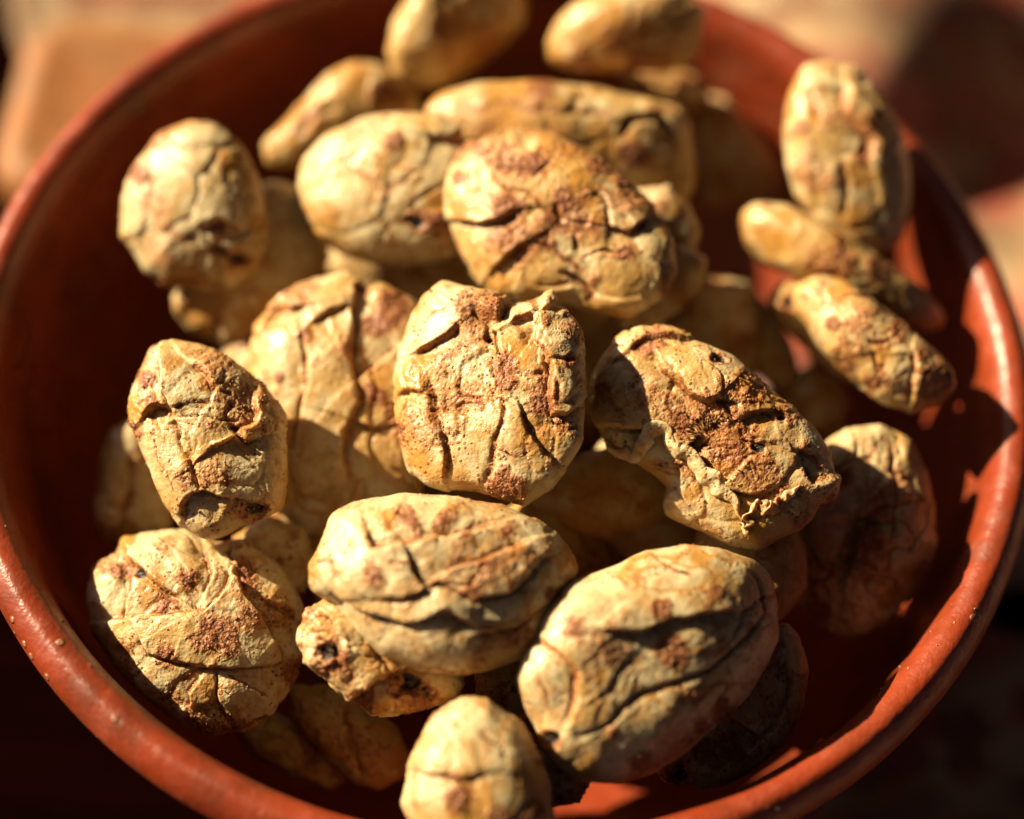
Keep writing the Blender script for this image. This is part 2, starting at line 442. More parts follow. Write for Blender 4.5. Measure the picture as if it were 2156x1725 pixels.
        lip = np.exp(-((best - 2.0 * ww) / (1.3 * ww)) ** 2) * taper * front
        d += -0.65 * dp * 1e-3 * gr - 0.42 * dp * 1e-3 * np.exp(-(best / (3.2 * wd * 1e-3)) ** 1.5) * taper * front + 0.10 * dp * 1e-3 * lip
        if st:
            d += 1.6 * st * 1e-3 * side * np.exp(-best / (9 * wd * 1e-3)) * sstep(0.0, 1.0, best / ww) * taper * front
        spc = np.maximum(spc, np.maximum(gr * (0.55 + 0.8 * spice), 0.5 * np.exp(-best / (2.2 * wd * 1e-3)) * taper * front * (0.5 + 0.6 * fbm(q * 5.5, seed + 85, 2)))); tst = np.maximum(tst, 0.6 * gr)
    def spots(lst, arr, amp, soft=0.5):
        for sx, sy, sr in lst:
            c = loc([(sx, sy)])[0]; R = sr * px
            dd = np.hypot(*(xy - c).T) / R + 0.95 * fbm(q * 3.6, seed + 91, 4)
            np.maximum(arr, amp * sstep(1.0 + soft * 0.4, 1.0 - soft, dd) * front, out=arr)
    spots(stains, spc, 0.95, 0.6); spots(toasts, tst, 1.0, 0.6)
    for sx, sy, sr in pits:
        c = loc([(sx, sy)])[0]; R = sr * px
        dd = np.hypot(*((xy - c) @ np.array([[.8, .35], [-.3, 1.25]])).T) / R + 1.1 * fbm(q * 4, seed + 95, 4)
        g = sstep(1.15, 0.45, dd) * front
        d += -0.55 * R * g
        ptm = np.maximum(ptm, sstep(0.95, 0.5, dd) * front); spc = np.maximum(spc, 0.8 * sstep(1.5, 0.9, dd) * front)
    d += 0.00016 * np.clip(spc, 0, 1) * fbm(q * 22, seed + 97, 2)
    d = np.clip(d, -0.0042, 0.0022)
    V = V + N * d[:, None]
    # --- poles
    V = np.concatenate([V, [V[:M].mean(0)], [V[-M:].mean(0)]])
    def ext(v): return np.concatenate([v, [v[:M].mean()], [v[-M:].mean()]])
    i = np.arange(K * M).reshape(K, M); j = np.roll(i, -1, 1)
    quads = np.stack([i[:-1], i[1:], j[1:], j[:-1]], -1).reshape(-1, 4)
    c0, c1 = K * M, K * M + 1
    tris = np.concatenate([np.stack([np.full(M, c0), i[0], j[0]], 1), np.stack([np.full(M, c1), j[-1], i[-1]], 1)])
    ob = mesh_np(name, V, quads, tris, NUT, {'spice': ext(np.clip(spc, 0, 1.2)), 'toast': ext(np.clip(tst, 0, 1)), 'pit': ext(ptm)})
    mw = Matrix.Identity(4)
    for k in range(3):
        mw[k][0], mw[k][1], mw[k][2], mw[k][3] = ex[k], ey[k], n[k], P[k]
    ob.matrix_world = mw
    link(ob); tag(ob, label, 'nut', 'roasted nuts in the terracotta bowl')
    if res >= 1:
        rg = np.random.default_rng(seed)
        wt = np.clip(spc, 0, 1) ** 2 * front + 0.02 * front
        dens = np.linalg.norm(np.roll(G, -1, 1) - G, axis=2).ravel()          # even out the crowded pole
        wt = wt * dens; ng = {1: 120, 2: 340}[res]
        ng = int(ng * (0.45 + spice)); idx = rg.choice(len(wt), ng, p=wt / wt.sum())
        go = grains('spice_grains', V[idx] + N[idx] * 0.00004, rg.uniform(0.00005, 0.00015, ng) * rg.choice([1, 1, 1.5], ng), seed, GRAIN)
        go.parent = ob; link(go); go['kind'] = 'stuff'
    nuts.append((ob, P, Rm, loc, px))
    return ob

def crop(ox, oy, k):
    return lambda *pts: [(ox + k * x, oy + k * y) if not r else (ox + k * x, oy + k * y, k * r[0]) for x, y, *r in pts]
R1 = crop(0, 0, .3906); R2 = crop(729.9, 0, .3646); R3 = crop(1403.7, 0, .3490); R4 = crop(112.3, 505.3, .3646)
R5 = crop(786.1, 505.3, .3646); R6 = crop(1426.2, 505.3, .3386); R7 = crop(0, 1066.8, .4948); R8 = crop(1066.8, 1066.8, .5052)

# --- upper layer, the ones in focus
nut('upright pale nut with a ragged broken top and a red stain down its middle',
    [(930,590),(980,605),(1010,620),(1060,640),(1100,630),(1165,605),(1185,640),(1215,690),(1225,750),(1235,840),(1230,930),(1200,980),(1165,1030),(1105,1070),(1050,1055),(1000,1040),(940,1035),(900,1020),(870,990),(845,930),(830,870),(833,780),(845,720),(865,670),(895,620)],
    9, 0.42, 0.75, (0.28, -0.22), seed=4, plates=0.28, spice=0.42, smooth=1.3,
    cracks=[(R5((230,640),(310,610),(420,540),(500,470)), .35, .9, .35), (R5((500,410),(560,430),(640,470),(670,590)), .6, 1.6),
            (R5((550,400),(640,450),(720,460),(780,370),(860,300),(900,290)), .5, 1.3, .5), (R5((900,320),(920,420),(1050,420),(1090,390)), .4, 1.0, -.4),
            (R5((640,640),(680,760),(740,860),(740,1000),(710,1130),(700,1230),(680,1330),(620,1420)), .5, 1.0), (R5((270,780),(330,900),(370,1000),(390,1120),(430,1250),(440,1390)), .5, 1.0, -.25),
            (R5((150,890),(200,850),(290,880)), .3, .6, .3), (R5((390,990),(480,990),(560,1010)), .25, .5, -.3), (R5((430,1130),(480,1140),(560,1130)), .2, .35),
            (R5((950,470),(940,560),(1000,640),(1020,760),(1010,880),(1030,1000),(1100,1000),(1200,920)), .45, .9, .35),
            (R5((830,950),(880,1080),(940,1170),(1000,1240),(1070,1290)), .3, .7, -.25), (R5((700,1180),(800,1220),(830,1230),(900,1200)), .3, .5),
            (R5((1020,1040),(1120,1090),(1190,1060)), .4, .7), (R5((790,470),(900,420),(920,520),(870,600)), .35, .7, .4)],
    stains=R5((740,720,90),(760,810,70),(960,930,90),(1120,710,55),(760,1430,110),(880,310,45),(700,400,50),(620,960,30),(1000,480,40),(1080,1060,60),(160,1100,50)),
    toasts=R5((420,1330,60),(700,900,80),(860,650,110),(360,1000,50),(1000,700,70)), pits=R5((655,560,38)))

nut('flattened nut with a peeling crinkled skin ribbon along its edge, beside the stained upright nut',
    [(1300,710),(1340,690),(1400,690),(1470,715),(1540,745),(1600,800),(1660,850),(1710,900),(1745,960),(1768,1010),(1760,1040),(1720,1060),(1690,1110),(1640,1130),(1600,1160),(1540,1150),(1470,1115),(1400,1085),(1390,1060),(1400,1030),(1360,1000),(1310,970),(1270,920),(1245,860),(1245,800),(1265,750)],
    7, 0.36, 0.75, (0.02, -0.08), seed=9, plates=0.3, spice=0.5, smooth=1.5, rough=1.3,
    cracks=[(R5((1650,650),(1680,760),(1750,830),(1830,910),(1930,950),(2000,1000)), .4, 1.3, .35),
            (R5((1340,1090),(1450,1090),(1560,1110),(1640,1080),(1720,1110),(1760,1210),(1850,1280),(1920,1350),(2010,1410),(2130,1450))[:-1] + R6((60,1290),(140,1400),(240,1510),(330,1570),(430,1590),(540,1580),(600,1520)), .5, 1.7, .3),
            (R6((300,1060),(370,1130),(420,1240)), .3, .7), (R6((100,1290),(200,1260),(330,1300)), .25, .5), (R6((430,1390),(470,1500)), .2, .5),
            (R6((720,1310),(840,1340),(920,1420)), .3, .7, .3), (R6((380,1110),(500,1090),(600,1080)), .3, .6, .3), (R6((0,840),(60,960),(140,1010),(290,1020)), .35, .9, .3),
            (R6((770,1400),(840,1500),(980,1450)), .4, 1.2, -.3), (R5((1500,640),(1580,560),(1700,560),(1860,570)), .35, .7, .3), (R5((2000,660),(1900,610),(1830,620)), .3, .6)],
    stains=R5((1560,620,70),(1620,560,60),(1560,950,75),(1320,850,80),(1700,920,50)) + R6((270,900,75),(370,1310,85),(700,1130,80),(640,1110,60),(500,900,70),(440,1010,60),(780,1280,60)),
    toasts=R6((260,1420,80),(100,1580,90)), pits=R6((250,760,48),(500,1290,36),(640,1105,30)))
ribbon_host = nuts[-1]

nut('plump nut with wavy folds and a black hole, leaning on the vertically split nut',
    [(320,722),(360,712),(430,725),(500,760),(560,815),(598,870),(610,930),(605,1000),(596,1070),(560,1095),(510,1110),(470,1135),(430,1140),(390,1120),(350,1070),(320,1010),(290,950),(265,900),(262,860),(280,800),(300,760)],
    4, 0.55, 0.55, (0.18, -0.15), seed=12, plates=0.28, spice=0.33, smooth=1.6,
    cracks=[(R4((600,640),(600,780),(610,880),(660,960),(690,1020)), .5, 1.1, .4), (R4((690,1020),(720,1090),(730,1180),(790,1290),(830,1400),(850,1460)), .55, 1.2),
            (R4((680,980),(800,940),(950,920),(1050,950),(1110,980)), .25, .6), (R4((690,1020),(850,1010),(980,1040),(1060,1040)), .25, .6), (R4((700,1040),(800,1060),(900,1055)), .18, .4),
            (R4((1170,850),(1150,920),(1170,1000),(1150,1050),(1060,1100),(1100,1150),(1200,1130)), .4, 1.0, .35), (R4((800,710),(850,760),(900,840),(940,860)), .45, .9, .3),
            (R4((1020,1480),(1120,1540),(1220,1570)), .5, 1.2), (R4((740,1600),(780,1490),(860,1460),(1000,1480)), .35, .8, .3), (R4((510,1010),(560,960),(640,960)), .3, .6, .4),
            (R4((560,1050),(580,1180),(640,1330),(700,1450)), .2, .4), (R4((1210,850),(1280,900),(1330,1000)), .3, .5), (R4((930,650),(1010,680),(1100,740)), .3, .5)],
    stains=R4((440,1130,90),(560,930,60),(780,1370,70),(970,660,22),(520,800,60),(500,1330,60),(900,1070,30),(1000,1380,40)), toasts=R4((880,830,60),(770,1250,60),(470,1000,90)),
    pits=R4((1030,1075,36),(1125,1575,78)))

nut('nut split by a long vertical crack, half covered in shadow between two heaped nuts',
    [(580,640),(590,615),(640,590),(730,570),(760,582),(775,600),(800,590),(850,620),(885,640),(905,700),(920,800),(925,900),(910,1000),(870,1060),(800,1120),(700,1140),(620,1120),(560,1060),(530,950),(520,850),(518,730),(530,690),(560,655)],
    -3, 0.36, 0.45, (0.15, -0.12), seed=17, plates=0.4, spice=0.40, smooth=1.4, long_axis=85,
    cracks=[(R4((1770,230),(1740,320),(1730,420),(1720,560),(1720,650),(1740,750),(1740,830),(1760,950),(1720,1040),(1680,1200),(1690,1450)), .5, 1.7, -.3),
            (R4((1440,480),(1460,640),(1470,760),(1460,880),(1420,950),(1400,1200)), .5, 1.2), (R4((1740,820),(1800,760),(1900,680),(2000,600)), .4, 1.0, -.4),
            (R4((1500,480),(1600,390),(1700,370)), .3, .6, .3), (R4((1240,390),(1330,385),(1450,370)), .4, .8, .3), (R4((1720,1050),(1860,1100),(1950,1080)), .4, .8, .3)],
    stains=R4((1950,400,120),(1850,500,80),(1700,640,60),(1860,900,80),(1300,790,40),(1450,560,40)), toasts=R4((1900,800,90),(1460,560,60)), pits=R4((1785,270,50)))

nut('big wrinkled nut with overlapping curled folds on its face, in front of the upright nut',
    [(700,1080),(760,1055),(860,1035),(960,1035),(1060,1060),(1150,1105),(1200,1160),(1215,1200),(1190,1270),(1150,1340),(1110,1380),(1040,1410),(960,1420),(880,1415),(800,1385),(740,1330),(700,1270),(650,1240),(645,1190),(670,1140)],
    6, 0.58, 0.85, (0.02, -0.12), seed=23, plates=0.12, spice=0.40, rough=0.8,
    cracks=[([(780,1110),(800,1150),(870,1140),(960,1120),(1060,1100)], .5, 1.1, -.3), ([(860,1170),(880,1210),(900,1240),(960,1200),(1060,1160),(1110,1140)], .5, 1.2, -.3),
            ([(800,1260),(860,1260),(930,1230),(1000,1270),(1080,1240),(1130,1180)], .5, 1.1, .2), ([(820,1180),(870,1200),(900,1240)], .4, .8), ([(700,1240),(760,1290),(850,1310),(940,1290),(1000,1320)], .5, 1.0, .3),
            ([(660,1180),(700,1180),(720,1220)], .4, .9), ([(930,1230),(990,1240),(1010,1200)], .3, .6), ([(1000,1340),(1080,1330),(1150,1270)], .4, .7)],
    stains=[(940,1090,36),(1070,1120,34),(800,1210,34),(1100,1330,44),(860,1090,30),(1000,1250,30),(1150,1250,30)], toasts=[(660,1190,40),(820,1100,26),(1190,1180,40),(1060,1340,50)])

nut('small knobbly nut with hollow pits, tucked under the big folded nut',
    [(640,1290),(700,1262),(780,1270),(880,1330),(960,1390),(985,1440),(975,1470),(930,1490),(860,1505),(780,1515),(725,1475),(680,1430),(640,1400),(628,1350)],
    0, 0.62, 0.5, (0.0, 0.10), seed=29, plates=0.5, spice=0.40, smooth=1.4,
    cracks=[([(660,1340),(700,1360),(720,1400),(760,1440)], .6, 1.5), ([(770,1330),(800,1390),(850,1440)], .5, 1.2), ([(730,1480),(790,1440),(850,1400)], .5, 1.0, .4), ([(660,1290),(700,1310),(740,1350)], .3, .8, .3)],
    stains=[(700,1390,40),(760,1480,40),(880,1480,44)], toasts=[(850,1490,60)], pits=[(700,1375,22),(872,1455,34)])

nut('big smooth nut in half shade with a bright edge and small hole at one end',
    [(1290,1200),(1360,1165),(1440,1145),(1520,1145),(1590,1170),(1630,1210),(1645,1270),(1645,1340),(1620,1400),(1580,1460),(1510,1530),(1440,1590),(1380,1625),(1300,1645),(1230,1640),(1170,1610),(1140,1580),(1125,1530),(1100,1490),(1088,1430),(1110,1370),(1140,1330),(1150,1290),(1200,1240)],
    3, 0.55, 0.9, (-0.22, 0.02), seed=31, plates=0.10, spice=0.42, rough=0.7,
    cracks=[(R8((140,560),(230,610),(300,680),(280,820),(240,930)), .6, 1.2, .3), (R8((300,940),(450,880),(560,790),(700,730),(830,690),(930,600),(1010,530),(1080,440),(1060,300),(1000,260)), .6, 1.0),
            (R8((430,510),(560,530),(700,480),(850,460),(950,440)), .4, .6, .3), (R8((540,290),(580,310),(590,350)), .3, .5), (R8((930,560),(980,450),(1050,380),(1130,360)), .4, .7),
            (R8((600,200),(700,260),(760,290)), .3, .6), (R8((160,700),(180,800),(150,880)), .3, .5), (R8((480,660),(420,760),(330,820)), .4, .5)],
    stains=R8((680,600,70),(1000,520,60),(870,370,40),(300,520,60),(900,850,60),(450,930,30),(640,430,40),(800,900,50),(560,1050,40)), toasts=R8((400,700,40),(800,200,40),(350,1080,70)), pits=R8((190,965,40)))

nut('broken-skinned nut cut by the rim\'s shadow, below the plump wavy nut',
    [(245,1125),(330,1120),(390,1115),(460,1140),(520,1130),(570,1170),(610,1220),(635,1280),(635,1370),(610,1430),(575,1500),(520,1535),(450,1545),(380,1530),(310,1480),(240,1400),(190,1330),(170,1260),(175,1195),(200,1170),(240,1160)],
    -8.5, 0.58, 0.5, (0.20, -0.16), seed=37, plates=0.3, spice=0.45, smooth=1.4,
    cracks=[(R7((530,190),(540,300),(510,420),(500,470),(440,480)), .6, 1.5, .3), (R7((530,240),(610,290),(700,350),(760,390)), .55, 1.7, .3), (R7((490,470),(600,450),(750,440),(870,450),(920,400),(950,350),(960,300)), .5, 1.3, -.4),
            (R7((870,160),(890,280),(850,380)), .4, .9, .3), (R7((960,300),(1010,330),(1020,400),(1110,450),(1170,560),(1220,650)), .5, 1.2, -.4), (R7((570,520),(640,640),(760,660),(900,690),(1000,690),(1210,660)), .4, 1.2, .2),
            (R7((930,700),(920,800),(960,900),(1000,960)), .25, .8), (R7((850,720),(790,790),(800,850)), .3, .8, .3), (R7((1120,400),(1200,430),(1250,480)), .35, .8, .3), (R7((980,160),(970,250),(1050,320),(1130,240)), .4, .9),
            (R7((970,710),(1060,770),(1150,800)), .25, .5), (R7((1150,880),(1080,900),(1040,940)), .4, .8)],
    stains=R7((800,300,70),(880,550,90),(960,570,60),(700,420,70),(1050,300,80),(720,640,60),(1230,700,70),(480,250,40)), toasts=R7((640,370,80),(520,130,50)), pits=R7((590,270,26)))

nut('rough nut thick with red-brown spice, leaning over the pale smooth nut',
    [(1010,275),(1080,262),(1160,275),(1240,320),(1310,370),(1370,430),(1410,510),(1420,580),(1395,630),(1330,665),(1260,660),(1190,640),(1110,640),(1040,630),(1000,590),(970,540),(945,480),(930,400),(945,340),(975,300)],
    9, 0.48, 0.85, (0.20, -0.20), seed=41, plates=0.35, spice=0.58, rough=1.3,
    cracks=[(R2((600,1280),(740,1280),(870,1260),(990,1230)), .45, 1.6, .4), (R2((860,1560),(930,1490),(1030,1410)), .45, 1.6, .4), (R2((850,1000),(940,1080),(1060,1150),(1170,1230),(1270,1260)), .5, 1.1),
            (R2((800,920),(900,970),(1040,1000),(1100,1020),(1190,940)), .6, 1.2), (R2((1060,1380),(1200,1450),(1300,1500),(1380,1580)), .6, 1.4), (R2((1190,1170),(1240,1290),(1330,1340),(1330,1460)), .6, 1.2),
            (R2((1500,1300),(1640,1330),(1720,1260)), .45, 1.1, .3), (R2((1420,1080),(1500,1180),(1520,1320)), .45, .9), (R2((700,790),(790,830),(880,800),(960,740)), .35, 1.0, -.5), (R2((1340,1480),(1480,1440),(1600,1460)), .4, .9),
            (R2((1240,1560),(1370,1640),(1420,1720)), .6, 1.6)],
    stains=R2((900,930,80),(1080,960,90),(930,1170,100),(1240,1180,90),(1150,1380,80),(1480,960,90),(1600,1060,80),(1600,1450,90),(1400,1620,60),(640,1030,40),(1180,1290,90),(1320,1280,60)), toasts=R2((1340,1050,60),(1450,1260,50)))

nut('pale smooth oval nut beside the spice-crusted nut, with one brown spot',
    [(625,380),(640,330),(690,280),(760,245),(840,237),(920,245),(990,290),(1010,400),(1000,500),(950,545),(880,560),(790,555),(720,540),(660,500),(625,440)],
    4, 0.60, 0.5, (0.20, -0.15), seed=43, plates=0.3, spice=0.22, rough=0.8, res=1,
    cracks=[([(860,440),(910,400),(950,380)], .6, 1.0), ([(720,330),(800,400),(900,360)], .6, .5), ([(900,290),(950,300),(985,280)], .4, .9, .4)], stains=[(875,455,34),(830,295,24),(930,470,40)], toasts=[(920,420,60)], pits=[(872,462,16)])

nut('long nut lying flat behind the spice-crusted nut, its right end broken open',
    [(890,230),(930,195),(1000,178),(1100,172),(1200,178),(1300,195),(1380,215),(1430,225),(1450,260),(1460,330),(1455,400),(1430,440),(1350,450),(1200,420),(1050,350),(920,290)],
    3, 0.55, 1.0, (0.0, 0.0), seed=47, plates=0.35, spice=0.35, res=1, cracks=[([(1300,290),(1330,250),(1390,250),(1420,290)], .8, 1.6), ([(1390,220),(1390,270),(1430,310)], .6, 1.2), ([(960,230),(1080,220),(1180,240),(1280,230)], .6, .8)],
    stains=[(1330,320,40),(1150,190,30)], toasts=[(1050,230,60),(1250,300,60)])

nut('pale blotchy nut with dark holes at one end, on top of a shaded brown nut',
    [(300,330),(330,285),(400,252),(450,262),(500,300),(540,370),(560,430),(560,520),(540,570),(490,605),(430,612),(340,600),(300,575),(280,530),(255,500),(260,420),(275,370)],
    2, 0.55, 0.5, (0.22, -0.12), seed=53, plates=0.4, spice=0.28, res=1,
    cracks=[(R1((1060,1240),(1190,1170),(1300,1250)), .5, 1.0, .3), (R1((880,1200),(950,1260),(1060,1300)), .5, .6), (R1((700,960),(800,980),(880,940)), .6, .6), (R1((800,1480),(960,1520),(1200,1540)), .6, .7)],
    stains=R1((760,940,60),(1180,1220,60),(860,1540,60)), toasts=R1((1000,1500,120),(1400,1200,80)), pits=R1((1190,1340,42),(1310,1400,48)))

nut('small twisted nut showing a curled hollow, behind the pale smooth nut',
    [(555,300),(590,260),(650,200),(700,150),(740,125),(790,130),(840,150),(880,200),(890,250),(800,260),(720,290),(650,335),(600,355),(560,345)],
    -2, 0.8, 0.7, (0, 0), seed=59, plates=0.3, spice=0.35, res=1, cracks=[([(620,290),(660,240),(710,220)], .9, 1.8)], stains=[(800,210,50)], toasts=[(640,260,60),(740,160,50)])

nut('upright smooth nut with one bright flank, standing behind the small twisted nut',
    [(815,110),(830,50),(855,0),(880,-60),(960,-110),(1050,-90),(1110,-30),(1110,50),(1060,100),(1000,150),(940,185),(880,190),(840,170)],
    4, 0.7, 0.6, (-0.25, 0), seed=61, plates=0.4, spice=0.3, res=1, cracks=[([(940,-40),(930,60),(950,130)], .8, .9)], stains=[(920,60,26)], toasts=[(980,90,80)])

nut('pale nut lying on its side at the back, just inside the far rim',
    [(1145,90),(1170,50),(1210,10),(1270,-20),(1360,-40),(1440,-20),(1485,20),(1480,80),(1470,130),(1410,152),(1300,152),(1200,150),(1150,130)],
    6, 0.75, 0.6, (0, 0.15), seed=67, plates=0.4, spice=0.3, res=1, stains=[(1350,120,50),(1230,120,40)], toasts=[(1300,100,90)])

nut('tall craggy nut standing on end against the bowl wall above the slantwise nut',
    [(1655,200),(1690,132),(1750,122),(1810,140),(1850,200),(1885,270),(1912,350),(1918,430),(1900,500),(1865,540),(1800,530),(1730,480),(1680,420),(1655,350),(1645,270)],
    5, 0.7, 0.6, (-0.1, -0.1), seed=71, plates=0.35, spice=0.4, res=1, smooth=1.6, cracks=[(R3((850,540),(890,640),(930,700)), .7, 1.2), (R3((1080,500),(1090,650),(1200,800),(1230,950)), .9, 1.8, .4), (R3((1050,960),(1100,1100),(1060,1300)), .8, 1.2)],
    stains=R3((1230,760,80),(800,760,60),(1200,900,90)), toasts=R3((1160,1050,110),(1130,1280,120),(900,720,70)))

nut('narrow nut seen edge-on, lying slantwise below the tall craggy nut',
    [(1560,450),(1590,425),(1650,430),(1720,460),(1800,500),(1880,560),(1950,610),(1990,660),(1980,700),(1930,695),(1850,660),(1750,605),(1680,588),(1600,555),(1570,510)],
    -1, 1.0, 1.3, (0, 0.1), seed=73, plates=0.3, spice=0.4, res=1, stains=[(1760,560,60),(1850,560,40)], toasts=[(1640,500,50)])

nut('slanted elongated nut with crumbly skin, beside the sunlit patch of bowl wall',
    [(1675,600),(1720,580),(1780,590),(1840,630),(1900,680),(1960,730),(2005,780),(2012,815),(1980,850),(1920,870),(1850,850),(1790,800),(1740,750),(1700,700),(1668,650)],
    3, 0.75, 1.1, (0.05, -0.05), seed=79, plates=0.15, spice=0.45, rough=1.0,
    cracks=[(R6((1470,700),(1470,850),(1440,1000)), .6, 1.4, .2), (R6((960,380),(1100,340),(1200,360)), .4, .7), (R6((1170,640),(1280,640),(1340,600)), .5, 1.0), (R6((1200,700),(1240,780),(1300,800)), .5, 1.0)],
    stains=R6((960,520,50),(1050,790,60),(1250,650,70),(1380,560,80),(1500,720,60),(1200,900,70)), toasts=R6((1000,300,80)))

nut('hollow-ended brown nut half hidden behind the crumbly elongated nut',
    [(1612,625),(1640,595),(1690,590),(1750,640),(1800,720),(1830,800),(1800,815),(1740,775),(1680,720),(1635,680)],
    -5, 0.9, 0.7, (0, 0), seed=83, plates=0.3, spice=0.5, res=1, cracks=[([(1640,650),(1660,615),(1690,605)], .8, 1.5)], pits=[(1665,640,22)])

nut('shaded oval nut with faint ribs, below the crumbly elongated nut',
    [(1740,930),(1790,900),(1850,895),(1910,930),(1950,990),(1970,1060),(1965,1140),(1930,1230),(1870,1300),(1800,1340),(1730,1320),(1680,1260),(1660,1190),(1660,1110),(1690,1050)],
    -7, 0.5, 0.8, (-0.1, 0.1), seed=89, plates=0.5, spice=0.45, res=2, long_axis=60,
    cracks=[([(1810,1100),(1800,1160),(1790,1210)], .9, 1.2, .5), ([(1840,930),(1830,1010),(1850,1080)], .6, .8), ([(1880,940),(1890,1040),(1870,1150)], .6, .8), ([(1690,1150),(1730,1200),(1790,1230)], .6, .7)], stains=[(1830,1130,36),(1780,1000,30),(1720,1280,40)])

nut('half hidden nut with dark-holed tip, between the big half-shaded nut and the rim',
    [(1650,1310),(1680,1340),(1697,1400),(1690,1480),(1650,1560),(1590,1620),(1530,1655),(1470,1662),(1400,1645),(1375,1600),(1400,1540),(1480,1440),(1570,1350)],
    -6, 0.5, 0.5, (-0.1, 0.1), seed=97, plates=0.3, spice=0.45, res=2,
    cracks=[([(1650,1390),(1655,1460),(1620,1540),(1570,1580)], .4, .8, .3), ([(1510,1500),(1560,1520),(1600,1560)], .4, .9, .3)], stains=[(1540,1560,50),(1490,1590,40)], pits=[(1440,1630,26)])

nut('rounded pale nut at the foot of the heap, crossed by a curved shadow line',
    [(880,1560),(910,1510),(970,1470),(1030,1470),(1090,1520),(1130,1590),(1160,1650),(1170,1730),(1140,1800),(1050,1850),(950,1840),(880,1780),(845,1690),(858,1610)],
    1, 0.70, 1.3, (0, 0), seed=101, plates=0.3, spice=0.35, res=2, rough=0.8,
    cracks=[([(870,1620),(950,1640),(1020,1630)], .5, .7, .2), ([(1010,1550),(1050,1580),(1060,1600)], .4, .7), ([(880,1600),(870,1660),(880,1720)], .5, .6)], stains=[(960,1680,30),(1050,1710,24),(1130,1700,40)], toasts=[(1000,1690,60),(1110,1650,50)])

# --- lower layer, glimpsed in the shade, plus two added nuts that block sun
nut('shaded brown nut tucked beneath the pale blotchy nut', [(560,380),(620,390),(670,450),(695,540),(670,610),(600,650),(545,705),(480,730),(400,705),(362,655),(368,615),(450,560),(520,450)], -6, 0.6, 0.55, (0, 0), seed=103, plates=0.6, spice=0.45, res=1,
    cracks=[([(380,640),(430,660),(480,700)], .8, 1.2, .4)], toasts=[(430,660,60)])
nut('shaded nut with an oblique groove beneath the small knobbly nut', [(600,1440),(680,1440),(760,1480),(835,1530),(862,1585),(850,1640),(800,1668),(740,1645),(680,1595),(615,1520)], -18, 0.6, 0.55, seed=107, plates=0.5, spice=0.5, res=1, toasts=[(800,1580,80)], cracks=[([(730,1480),(740,1560),(760,1640)], .8, 1.4)])
nut('deeply shaded nut between the shadow-cut nut and the bowl wall', [(480,1500),(560,1490),(640,1530),(710,1590),(730,1650),(690,1668),(610,1640),(530,1590),(490,1545)], -22, 0.7, 0.6, seed=109, plates=0.6, spice=0.5, res=1)
nut('shaded smooth nut under the nut with the crinkled skin ribbon', [(1110,1050),(1180,970),(1280,940),(1380,990),(1415,1060),(1375,1112),(1285,1133),(1190,1130),(1130,1100)], -6, 0.55, 0.55, seed=113, plates=0.25, spice=0.45, res=1, toasts=[(1250,1080,90)])
nut('half hidden nut peeping out right of the spice-crusted nut, upper of a pair', [(1340,400),(1410,388),(1450,430),(1477,485),(1465,530),(1420,560),(1350,560),(1310,480)], 3, 0.6, 0.55, seed=127, plates=0.5, spice=0.4, res=1)
nut('half hidden nut peeping out right of the spice-crusted nut, lower of a pair', [(1360,520),(1440,515),(1488,545),(1475,610),(1430,655),(1370,692),(1300,690),(1300,580)], 1, 0.6, 0.55, seed=131, plates=0.3, spice=0.35, res=1)
nut('dim nut in the dark gap beside the hollow-ended brown nut', [(1510,640),(1560,605),(1620,640),(1665,720),(1690,790),(1660,830),(1590,790),(1530,720)], -11, 0.6, 0.55, seed=137, plates=0.5, spice=0.5, res=1)
nut('dim round nut in the dark gap above the shaded oval nut', [(1640,800),(1700,770),(1770,800),(1800,860),(1770,910),(1700,920),(1650,870)], -15, 0.7, 0.6, seed=139, plates=0.4, spice=0.5, res=1)
nut('dim nut in the shade behind the plump wavy nut and the shadow-cut nut', [(235,905),(285,880),(340,940),(375,1060),(350,1140),(255,1150),(205,1125),(195,1050),(212,970)], -14, 0.55, 0.55, seed=149, plates=0.4, spice=0.45, res=1, cracks=[([(270,960),(280,1030),(260,1090)], .8, 1.0)])
nut('sliver of a nut showing between the plump folded nut and the big folded nut', [(490,1130),(560,1085),(640,1110),(670,1180),(640,1250),(560,1240),(510,1190)], -9, 0.6, 0.55, seed=151, plates=0.4, spice=0.4, res=1)
nut('dim brown nut in the dark space behind the slantwise narrow nut', [(1460,190),(1530,200),(1600,280),(1660,390),(1640,440),(1560,430),(1490,440),(1430,300)], -14, 0.6, 0.55, seed=157, plates=0.4, spice=0.45, res=1)
nut('dim nut seen in the gap between the big folded nut and the big shaded nut', [(1000,1400),(1090,1380),(1150,1430),(1130,1510),(1060,1520),(1000,1470)], -5, 0.6, 0.55, seed=163, plates=0.4, spice=0.5, res=1)
nut('added nut blocking the sun in the gap between the ribbon-skinned nut and the shaded ribbed nut', [(1480,1090),(1560,1060),(1650,1080),(1700,1150),(1700,1240),(1650,1310),(1560,1330),(1480,1290),(1450,1180)], -5, 0.7, 0.7, seed=179, plates=0.3, spice=0.5, res=1)  # extra nut, added to keep sun off the right bowl wall
nut('added filler nut blocking the sun between the rounded pale nut and the big half-shaded nut', [(1090,1610),(1120,1570),(1180,1560),(1230,1590),(1250,1640),(1220,1690),(1160,1700),(1110,1670)], -5, 0.9, 1.4, seed=181, plates=0.3, spice=0.5, res=1)  # extra nut, added in the sun's path to darken the front wall
nut('dim nut in the gap behind the top of the stained upright nut', [(790,560),(890,530),(990,560),(1010,630),(920,680),(830,640)], -8, 0.6, 0.55, seed=167, plates=0.4, spice=0.5, res=1)
